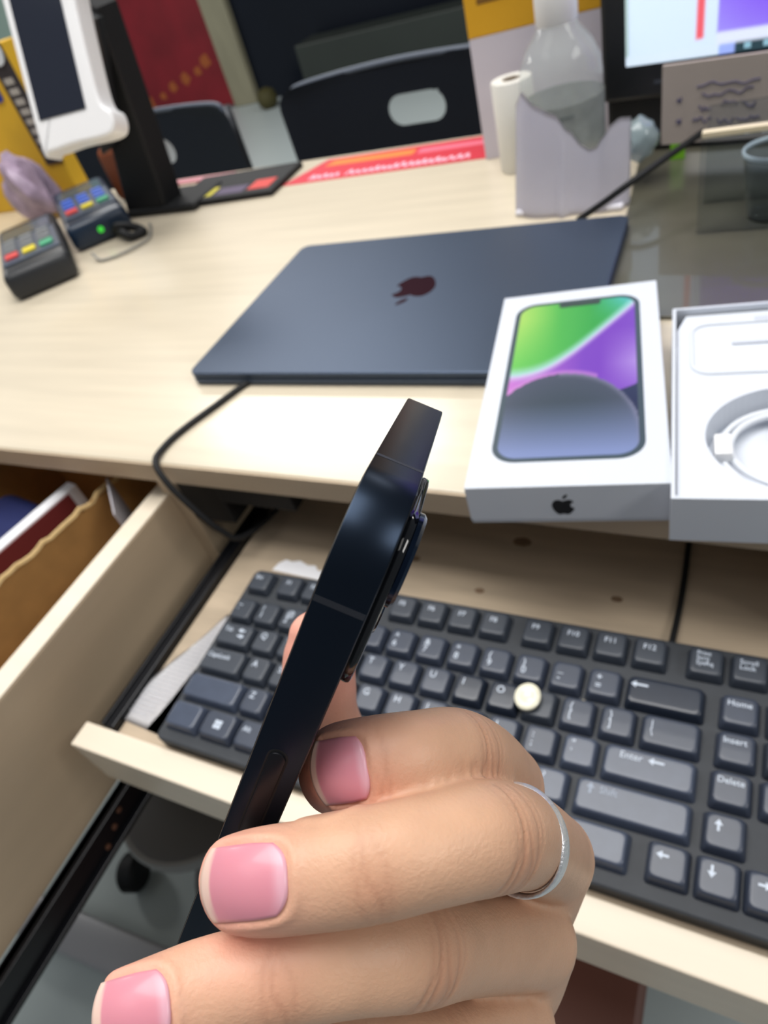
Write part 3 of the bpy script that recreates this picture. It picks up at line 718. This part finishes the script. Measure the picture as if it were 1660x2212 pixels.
for v in b.verts:
    s = 1+.16*math.sin(v.co.x*5+v.co.z*4)+.1*math.cos(v.co.y*7+v.co.x*3); v.co = Vector((v.co.x*44*s, v.co.y*24*s, v.co.z*48*s+46))
solo('snack_packet', b, mat('mixed_print', (170, 150, 172), .4, noise=.5, nscale=45), (-694, 566, DT+.1), 'crumpled pinkish grey packet in front of the yellow box', 'packet', smooth=True)
solo('brown_pouch', box(-38, 44, -14, 14, 0, 74, 12, 4), mat('brown_leather', (124, 66, 38), .5, noise=.2, nscale=20), (-524, 602, DT+.1), 'orange brown leather pouch under the white terminal', 'pouch', 4, True)

# ------------------------------------------------------------------ the held phone
PM = Matrix(((-0.394009, -0.316001, 0.863076, 0), (-0.509885, 0.85644, 0.0808, 0), (-0.764705, -0.408233, -0.498569, 0), (0, 0, 0, 1)))
ph = thing('smartphone', 'black smartphone held edge-on between the fingers above the keyboard', 'phone', (241.31, -135.644, 264.158), M=PM)
TH = 7.85; PW, PL = 71.5, 147
fm = mat('phone_frame_metal', (35, 44, 57), .32, metal=.9)
pg = mat('phone_glass', (10, 12, 18), .08, coat=.5)
part('phone_frame', prism(rrect(0, PL, 0, PW, 12.5, 16), 0, TH, .35), fm, ph, True, ang=30)
part('screen_glass', prism(rrect(1.2, PL-1.2, 1.2, PW-1.2, 11.5, 12), -.12, .02), pg, ph)
part('back_glass', prism(rrect(1.2, PL-1.2, 1.2, PW-1.2, 11.5, 12), TH-.02, TH+.12), pg, ph)
band = mat('antenna_band', (34, 38, 46), .5)
part('antenna_band', box(-.03, 1, 17.6, 18.6, .2, TH-.2), band, ph)
part('antenna_band', box(15.6, 16.6, -.03, 1, .2, TH-.2), band, ph)
bt = part('side_button', prism(rrect(43, 61, TH/2-1.35, TH/2+1.35, 1.3, 8), 0, .45, .12, M=R(90, 'X')), mat('button_metal', (20, 21, 26), .32, metal=.4), ph, True, ang=40)
part('button_groove', prism(rrect(42.6, 61.4, TH/2-1.7, TH/2+1.7, 1.6, 8), -.2, .03, M=R(90, 'X')), black_soft, bt)
cm = part('camera_module', prism(rrect(3.5, 33.5, 3.5, 33.5, 8, 10), TH+.1, TH+1.7, .5), pg, ph, True, ang=30)
lr = mat('lens_ring', (30, 42, 62), .15, metal=.9)
for (a, c) in ((11.3, 11.3), (25.5, 25.5)):
    l = part('lens', lathe([(7.4, 0), (7.4, .7), (6.9, 1.2), (6.3, 1.2), (6.2, .7), (.1, .6)], 40, M=T(a, c, TH+1.7)), lr, cm, True, ang=30)
    part('lens_glass', lathe([(6.2, 0), (6.0, .5), (3, .8), (.1, .9)], 32, M=T(a, c, TH+2.35)), mat('lens_blue', (16, 40, 90), .03, coat=1), l, True)
part('flash', lathe([(3.2, 0), (3.2, .3), (.1, .4)], 24, M=T(11, 26, TH+1.7)), mat('flash_white', (150, 170, 176), .2), cm, True)

# ------------------------------------------------------------------ the hand
# hand frame: x to the right, y downwards along the fingers' stack, z away from the viewer
HM = VIEW.to_4x4()
def hp(px, py, z): return np.array([(px-830)/1471.9*z, (py-1106)/1471.9*z, z])
SEGS = []
def limb(P, side_hint, n=26, sub=7, cap0=True, cap1=True):
    """P: list of (point, half width, half depth); rounded ends"""
    arr = [np.r_[p, a, c] for p, a, c in P]
    Q = catmull(arr, sub); b = new(); rings = []
    def ring(c, t, rw, rd):
        s = side_hint-t*(side_hint@t); s /= np.linalg.norm(s); d = np.cross(t, s)
        return [b.verts.new(c+rw*math.cos(a)*s+rd*math.sin(a)*d) for a in [2*math.pi*k/n for k in range(n)]]
    tan = []
    for i in range(len(Q)):
        t = Q[min(i+1, len(Q)-1)][:3]-Q[max(i-1, 0)][:3]; tan.append(t/np.linalg.norm(t))
    if cap0:
        for k in (82, 65, 48, 32, 16):
            a = math.radians(k); r = min(Q[0][3], Q[0][4]); rings.append(ring(Q[0][:3]-tan[0]*r*math.sin(a), tan[0], Q[0][3]*math.cos(a), Q[0][4]*math.cos(a)))
    for q, t in zip(Q, tan): rings.append(ring(q[:3], t, q[3], q[4]))
    if cap1:
        for k in (16, 32, 48, 65, 82):
            a = math.radians(k); r = min(Q[-1][3], Q[-1][4]); rings.append(ring(Q[-1][:3]+tan[-1]*r*math.sin(a), tan[-1], Q[-1][3]*math.cos(a), Q[-1][4]*math.cos(a)))
    for A, B in zip(rings, rings[1:]):
        for k in range(n): b.faces.new((A[k], A[(k+1) % n], B[(k+1) % n], B[k]))
    b.faces.new(rings[0][::-1]); b.faces.new(rings[-1])
    bmesh.ops.recalc_face_normals(b, faces=list(b.faces))
    return b
YS = np.array([0, 1., 0])
# finger centre lines from tip to knuckle (position, half width, half depth)
F_index = [(hp(712, 1668, 116), 7.0, 5.4), (hp(745, 1658, 112), 7.4, 6.4), (hp(810, 1648, 110), 7.5, 6.9), (hp(900, 1636, 111), 7.5, 7.0), (hp(980, 1632, 118), 8.1, 7.6), (hp(1040, 1652, 132), 8.3, 8.2), (hp(1082, 1698, 153), 9.8, 9.5)]
F_middle = [(hp(512, 1909, 101), 7.0, 5.5), (hp(575, 1902, 99), 7.5, 6.4), (hp(680, 1888, 98.5), 7.6, 7.0), (hp(800, 1866, 98), 7.9, 7.2), (hp(930, 1836, 100), 7.9, 7.3), (hp(1050, 1808, 106), 8.4, 8.0), (hp(1130, 1812, 122), 8.4, 8.2), (hp(1188, 1850, 152), 9.8, 9.5)]
F_ring = [(hp(286, 2196, 99), 6.8, 5.3), (hp(350, 2178, 99), 7.3, 6.3), (hp(450, 2142, 101), 7.4, 6.8), (hp(600, 2104, 103), 7.5, 6.9), (hp(760, 2072, 105), 7.8, 7.2), (hp(890, 2055, 110), 8.3, 7.9), (hp(1000, 2040, 124), 8.3, 8.2), (hp(1150, 2030, 148), 9.6, 9.4)]
F_pinky = [(hp(420, 2345, 112), 5.6, 4.8), (hp(480, 2330, 112), 6.3, 5.8), (hp(620, 2312, 114), 6.6, 6.2), (hp(800, 2284, 116), 7.0, 6.6), (hp(940, 2262, 122), 7.2, 7.2), (hp(1110, 2215, 146), 9.0, 9.0)]
F_thumb = [(hp(688, 1372, 186), 8.2, 7.0), (hp(690, 1410, 187), 9.8, 8.4), (hp(690, 1480, 191), 10.4, 9.0), (hp(704, 1560, 196), 10.2, 9.4), (hp(772, 1700, 203), 10.5, 11), (hp(870, 1880, 204), 13, 13), (hp(960, 2060, 210), 16, 15)]
bms = [limb(F_index, YS), limb(F_middle, YS), limb(F_ring, YS), limb(F_pinky, YS), limb(F_thumb, np.array([1., 0, 0]))]
wrist = np.array([24., 152, 206])
for k, (c, r) in enumerate(((F_index[-1][0], 9.8), (F_middle[-1][0], 9.8), (F_ring[-1][0], 9.6), (F_pinky[-1][0], 9.0))):
    off = np.array([0, -12+8*k, 12-8*k])
    bms.append(limb([(c, r, r), (c*.62+(wrist+off)*.38+np.array([1.5, 0, 0]), r+2.5, r+2.0), (wrist+off, 13, 12)], YS))
bms.append(limb([(F_ring[-1][0]*.5+F_middle[-1][0]*.5+np.array([-8, 2, 4]), 14, 10), (wrist*.6+F_middle[-1][0]*.4+np.array([-8, 0, 3]), 22, 13), (wrist, 22, 15)], YS))
bms.append(limb([(wrist, 24, 17), (wrist+np.array([4, 50, 22]), 24, 19), (wrist+np.array([14, 140, 50]), 29, 26), (wrist+np.array([22, 200, 66]), 33, 30)], np.array([.2, -.3, 1.])))
hb = new()
for b in bms: join(hb, b)
bmesh.ops.scale(hb, vec=(.001,)*3, verts=list(hb.verts))
me = bpy.data.meshes.new('tmp_hand'); hb.to_mesh(me); hb.free()
ho = bpy.data.objects.new('tmp_hand', me); COL.objects.link(ho)
md = ho.modifiers.new('r', 'REMESH'); md.mode = 'VOXEL'; md.voxel_size = .00065; md.use_smooth_shade = True
ms = ho.modifiers.new('s', 'SMOOTH'); ms.factor = .5; ms.iterations = 8
dg = bpy.context.evaluated_depsgraph_get(); hm = bpy.data.meshes.new_from_object(ho.evaluated_get(dg)); hm.name = 'person'
bpy.data.objects.remove(ho); bpy.data.meshes.remove(me)
nv = len(hm.vertices); co = np.empty(nv*3); hm.vertices.foreach_get('co', co); co = co.reshape(-1, 3)*1000
no = np.empty(nv*3); hm.vertices.foreach_get('normal', no); no = no.reshape(-1, 3)
# nails: centre on finger axis, axis towards tip, dorsal direction, length, half angle, radii
def nail_frame(c, tipdir, dorsal):
    t_ = tipdir/np.linalg.norm(tipdir); dorsal = -c/np.linalg.norm(c)+dorsal; d = dorsal-t_*(dorsal@t_); d /= np.linalg.norm(d); return c, t_, d, np.cross(t_, d)
NAILS = [
    dict(f=nail_frame(hp(782, 1652, 112), hp(700, 1668, 115.5)-hp(830, 1648, 110.5), np.array([.10, .03, 0])), L=10.4, W=9.8, R=(7.6, 7.25), name='index'),
    dict(f=nail_frame(hp(556, 1902, 99.5), hp(500, 1908, 101)-hp(640, 1894, 99), np.array([.03, .0, 0])), L=14.6, W=9.6, R=(7.6, 6.7), name='middle'),
    dict(f=nail_frame(hp(308, 2184, 99.3), hp(260, 2200, 99)-hp(400, 2160, 100), np.array([.05, .0, 0])), L=11.8, W=9.6, R=(7.3, 6.55), name='ring'),
]
from mathutils.bvhtree import BVHTree
tree = BVHTree.FromPolygons([tuple(p_) for p_ in co], [tuple(f_.vertices) for f_ in hm.polygons])
def basis(a, b): return np.array([1, a, b, a*a, b*b, a*b, b**4/30, a*b*b/5])
for N in NAILS:      # fit a smooth nail surface to the finger it grows from
    c, t_, d, s = N['f']; A_, B_ = [], []
    for a in np.linspace(-.5, .28, 12):
        for bb in np.linspace(-.5, .5, 13):
            p_ = c+t_*a*N['L']+s*bb*N['W']
            hit = tree.ray_cast(Vector(p_+d*16), Vector(-d))
            if hit[0] is not None:
                h_ = (np.array(hit[0])-c)@d
                if h_ > 1: A_.append(basis(a*N['L'], bb*N['W'])); B_.append(h_)
    N['fit'] = np.linalg.lstsq(np.array(A_), np.array(B_), rcond=None)[0]
disp = np.zeros(nv); tint = np.zeros(nv)
for N in NAILS:
    c, t_, d, s = N['f']; rel = co-c; a = rel@t_; bb = rel@s; h = rel@d
    m_ = (h > 0) & (np.linalg.norm(rel, axis=1) < 16)
    q = (np.abs(a)/(N['L']/2+.2))**3.2+(np.abs(bb)/(N['W']/2+.2))**3.2
    q = q**(1/3.2)
    disp[m_] += -.55/(1+np.exp((q[m_]-1.0)*30))+.34*np.exp(-((q[m_]-1.12)/.09)**2)*(a[m_] < N['L']*.38)
    dist = np.linalg.norm(co-(c+t_*4), axis=1); tint = np.maximum(tint, np.exp(-(dist/10.5)**2*.9))
th = F_thumb[1][0]; tint = np.maximum(tint, np.exp(-(np.linalg.norm(co-th, axis=1)/26)**2)*1.0)
# knuckle creases on the dorsal side
crease_v = np.zeros(nv); red = np.zeros(nv)
def creases(p, ax, rad, offs, depth, dors=np.array([.15, 0, -1.])):
    global disp, crease_v, red
    ax = ax/np.linalg.norm(ax); rel = co-p; a = rel@ax; rr = np.linalg.norm(rel-np.outer(a, ax), axis=1)
    m_ = (rr < rad*1.35) & ((no@dors) > -.1) & (np.abs(a) < 9)
    side = np.cross(ax, dors); sv = rel@side/rad
    for o_, w_, dp in offs:
        cen = o_+.9*np.sin(sv*2.6+o_)+.5*np.sin(sv*7+o_*3)*.5
        g_ = np.exp(-((a-cen)/w_)**2)*np.clip(1-np.abs(sv)**3*.9, 0, 1)
        disp[m_] -= (depth*dp*g_)[m_]; crease_v[m_] = np.maximum(crease_v[m_], (g_*dp)[m_])
    red[m_] = np.maximum(red[m_], (np.exp(-(a/4.5)**2)*np.clip(1-np.abs(sv), 0, 1))[m_])
for Fg, ip, idp in ((F_index, 4, None), (F_middle, 5, 3), (F_ring, 5, 3), (F_pinky, 4, 2)):
    p = Fg[ip][0]; ax = Fg[ip+1][0]-Fg[ip-1][0]
    creases(p, ax, Fg[ip][1], ((-4.2, .45, .5), (-2.6, .4, .8), (-1.1, .45, 1), (.4, .4, .7), (2.0, .45, .8), (3.6, .4, .5)), .26)
    if idp: 
        p = Fg[idp][0]; creases(p, Fg[idp+1][0]-Fg[idp-1][0], Fg[idp][1], ((-1.4, .4, .6), (0, .45, .8), (1.5, .4, .5)), .16)
creases(F_index[2][0], F_index[3][0]-F_index[1][0], 7.5, ((.6, .4, .6), (2.0, .45, .7)), .14)
co2 = (co+no*disp[:, None])*.001
hm.vertices.foreach_set('co', co2.ravel())
colr = np.empty((nv, 4)); base = np.array(srgb(211, 168, 138)); pink = np.array(srgb(240, 164, 150)); rd = np.array(srgb(196, 136, 108)); crease_shade = np.array(srgb(170, 116, 92))
colr[:] = base
colr = colr*(1-red[:, None]*.45)+rd*(red[:, None]*.45)
colr = colr*(1-tint[:, None]*.8)+pink*(tint[:, None]*.8)
colr = colr*(1-crease_v[:, None]*.35)+crease_shade*(crease_v[:, None]*.35); colr[:, 3] = 1  # shade inside the creases is put into the skin colour
at_ = hm.color_attributes.new('skin', 'FLOAT_COLOR', 'POINT'); at_.data.foreach_set('color', colr.ravel())
skin = mat('skin', (214, 172, 144), .42, attr='skin', noise=.07, nscale=160, bump=.22, bscale=1500, sss=.12, spec=.4)
hm.materials.clear(); hm.materials.append(skin)
hand = bpy.data.objects.new('person', hm); COL.objects.link(hand)
hand.matrix_world = Matrix.Translation(V(*EYE)) @ HM
hm.polygons.foreach_set('use_smooth', [True]*len(hm.polygons))
tag(hand, 'left hand of a person pinching the black phone, nails unpainted, three fingers across its edge', 'person')
nail_m = mat('nail_pink', (228, 158, 172), .33, attr='nail', coat=.15, sss=.1)
for N in NAILS:
    c, t_, d, s = N['f']; L, Wn, (Rw, Rd) = N['L'], N['W'], N['R']
    b = new(); lay = b.verts.layers.float_color.new('nail'); g = {}; nx, ny = 22, 26
    for i in range(nx+1):
        for j in range(ny+1):
            u = -1+2*i/nx; v = j/ny
            b0 = -.5+.16*abs(u)**3.0; b1 = .5-.10*u*u
            wsc = 1-.20*max(0, (.35-v))**1.2
            aa = b0+(b1-b0)*v; bb = u*Wn/2*wsc
            p = c+t_*aa*L+s*bb+d*(N['fit']@basis(aa*L, bb)+.10+(.25 if v > .85 else 0)*(v-.85)*6)
            vert = b.verts.new(p); g[i, j] = vert
            mixc = lambda A_, B_, k: tuple(p_+(q_-p_)*max(0, min(1, k)) for p_, q_ in zip(A_, B_))
            cc_ = srgb(*mixc(mixc((212, 138, 152), (220, 166, 180), (.16-v*1.0)*12*(1-u*u)), (224, 192, 178), (v-.85-.03*u*u)*30))
            vert[lay] = cc_
    for i in range(nx):
        for j in range(ny): b.faces.new((g[i, j], g[i, j+1], g[i+1, j+1], g[i+1, j]))
    rim = [g[i, 0] for i in range(nx+1)]+[g[nx, j] for j in range(1, ny+1)]+[g[i, ny] for i in range(nx-1, -1, -1)]+[g[0, j] for j in range(ny-1, 0, -1)]
    low = []
    for v_ in rim:
        w_ = b.verts.new(np.array(v_.co)-d*.5); w_[lay] = v_[lay]; low.append(w_)
    for k in range(len(rim)):
        k2 = (k+1) % len(rim); b.faces.new((rim[k], rim[k2], low[k2], low[k]))
    part('fingernail', b, nail_m, hand, True)
# silver ring
rc = hp(1120, 1812, 120); ax = hp(1188, 1850, 152)-hp(1062, 1806, 108); ax /= np.linalg.norm(ax); ax = ax+np.array([.35, -.22, 0]); ax /= np.linalg.norm(ax)
s = np.cross(ax, np.array([0, 0, -1.])); s /= np.linalg.norm(s); dd = np.cross(s, ax)
P = [rc+9.0*math.cos(a)*s+8.9*math.sin(a)*dd for a in [2*math.pi*k/48 for k in range(49)]]
rb = new(); rings = []
for k in range(48):
    a = 2*math.pi*k/48; out = math.cos(a)*s+math.sin(a)*dd; c0 = rc+9.0*math.cos(a)*s+8.9*math.sin(a)*dd
    w = 1.15+.4*math.sin(a)
    rings.append([rb.verts.new(c0+out*.45*math.cos(q)+ax*w*math.sin(q)) for q in [2*math.pi*m_/10 for m_ in range(10)]])
for k in range(48):
    A, B = rings[k], rings[(k+1) % 48]
    for m_ in range(10): rb.faces.new((A[m_], A[(m_+1) % 10], B[(m_+1) % 10], B[m_]))
bmesh.ops.recalc_face_normals(rb, faces=list(rb.faces))
ro = part('finger_ring', rb, mat('silver', (236, 236, 238), .42, metal=.85, bump=.6, bscale=900), None, True)
ro.matrix_world = Matrix.Translation(V(*EYE)) @ HM
tag(ro, 'thin hammered silver ring on the middle finger of the hand', 'ring')
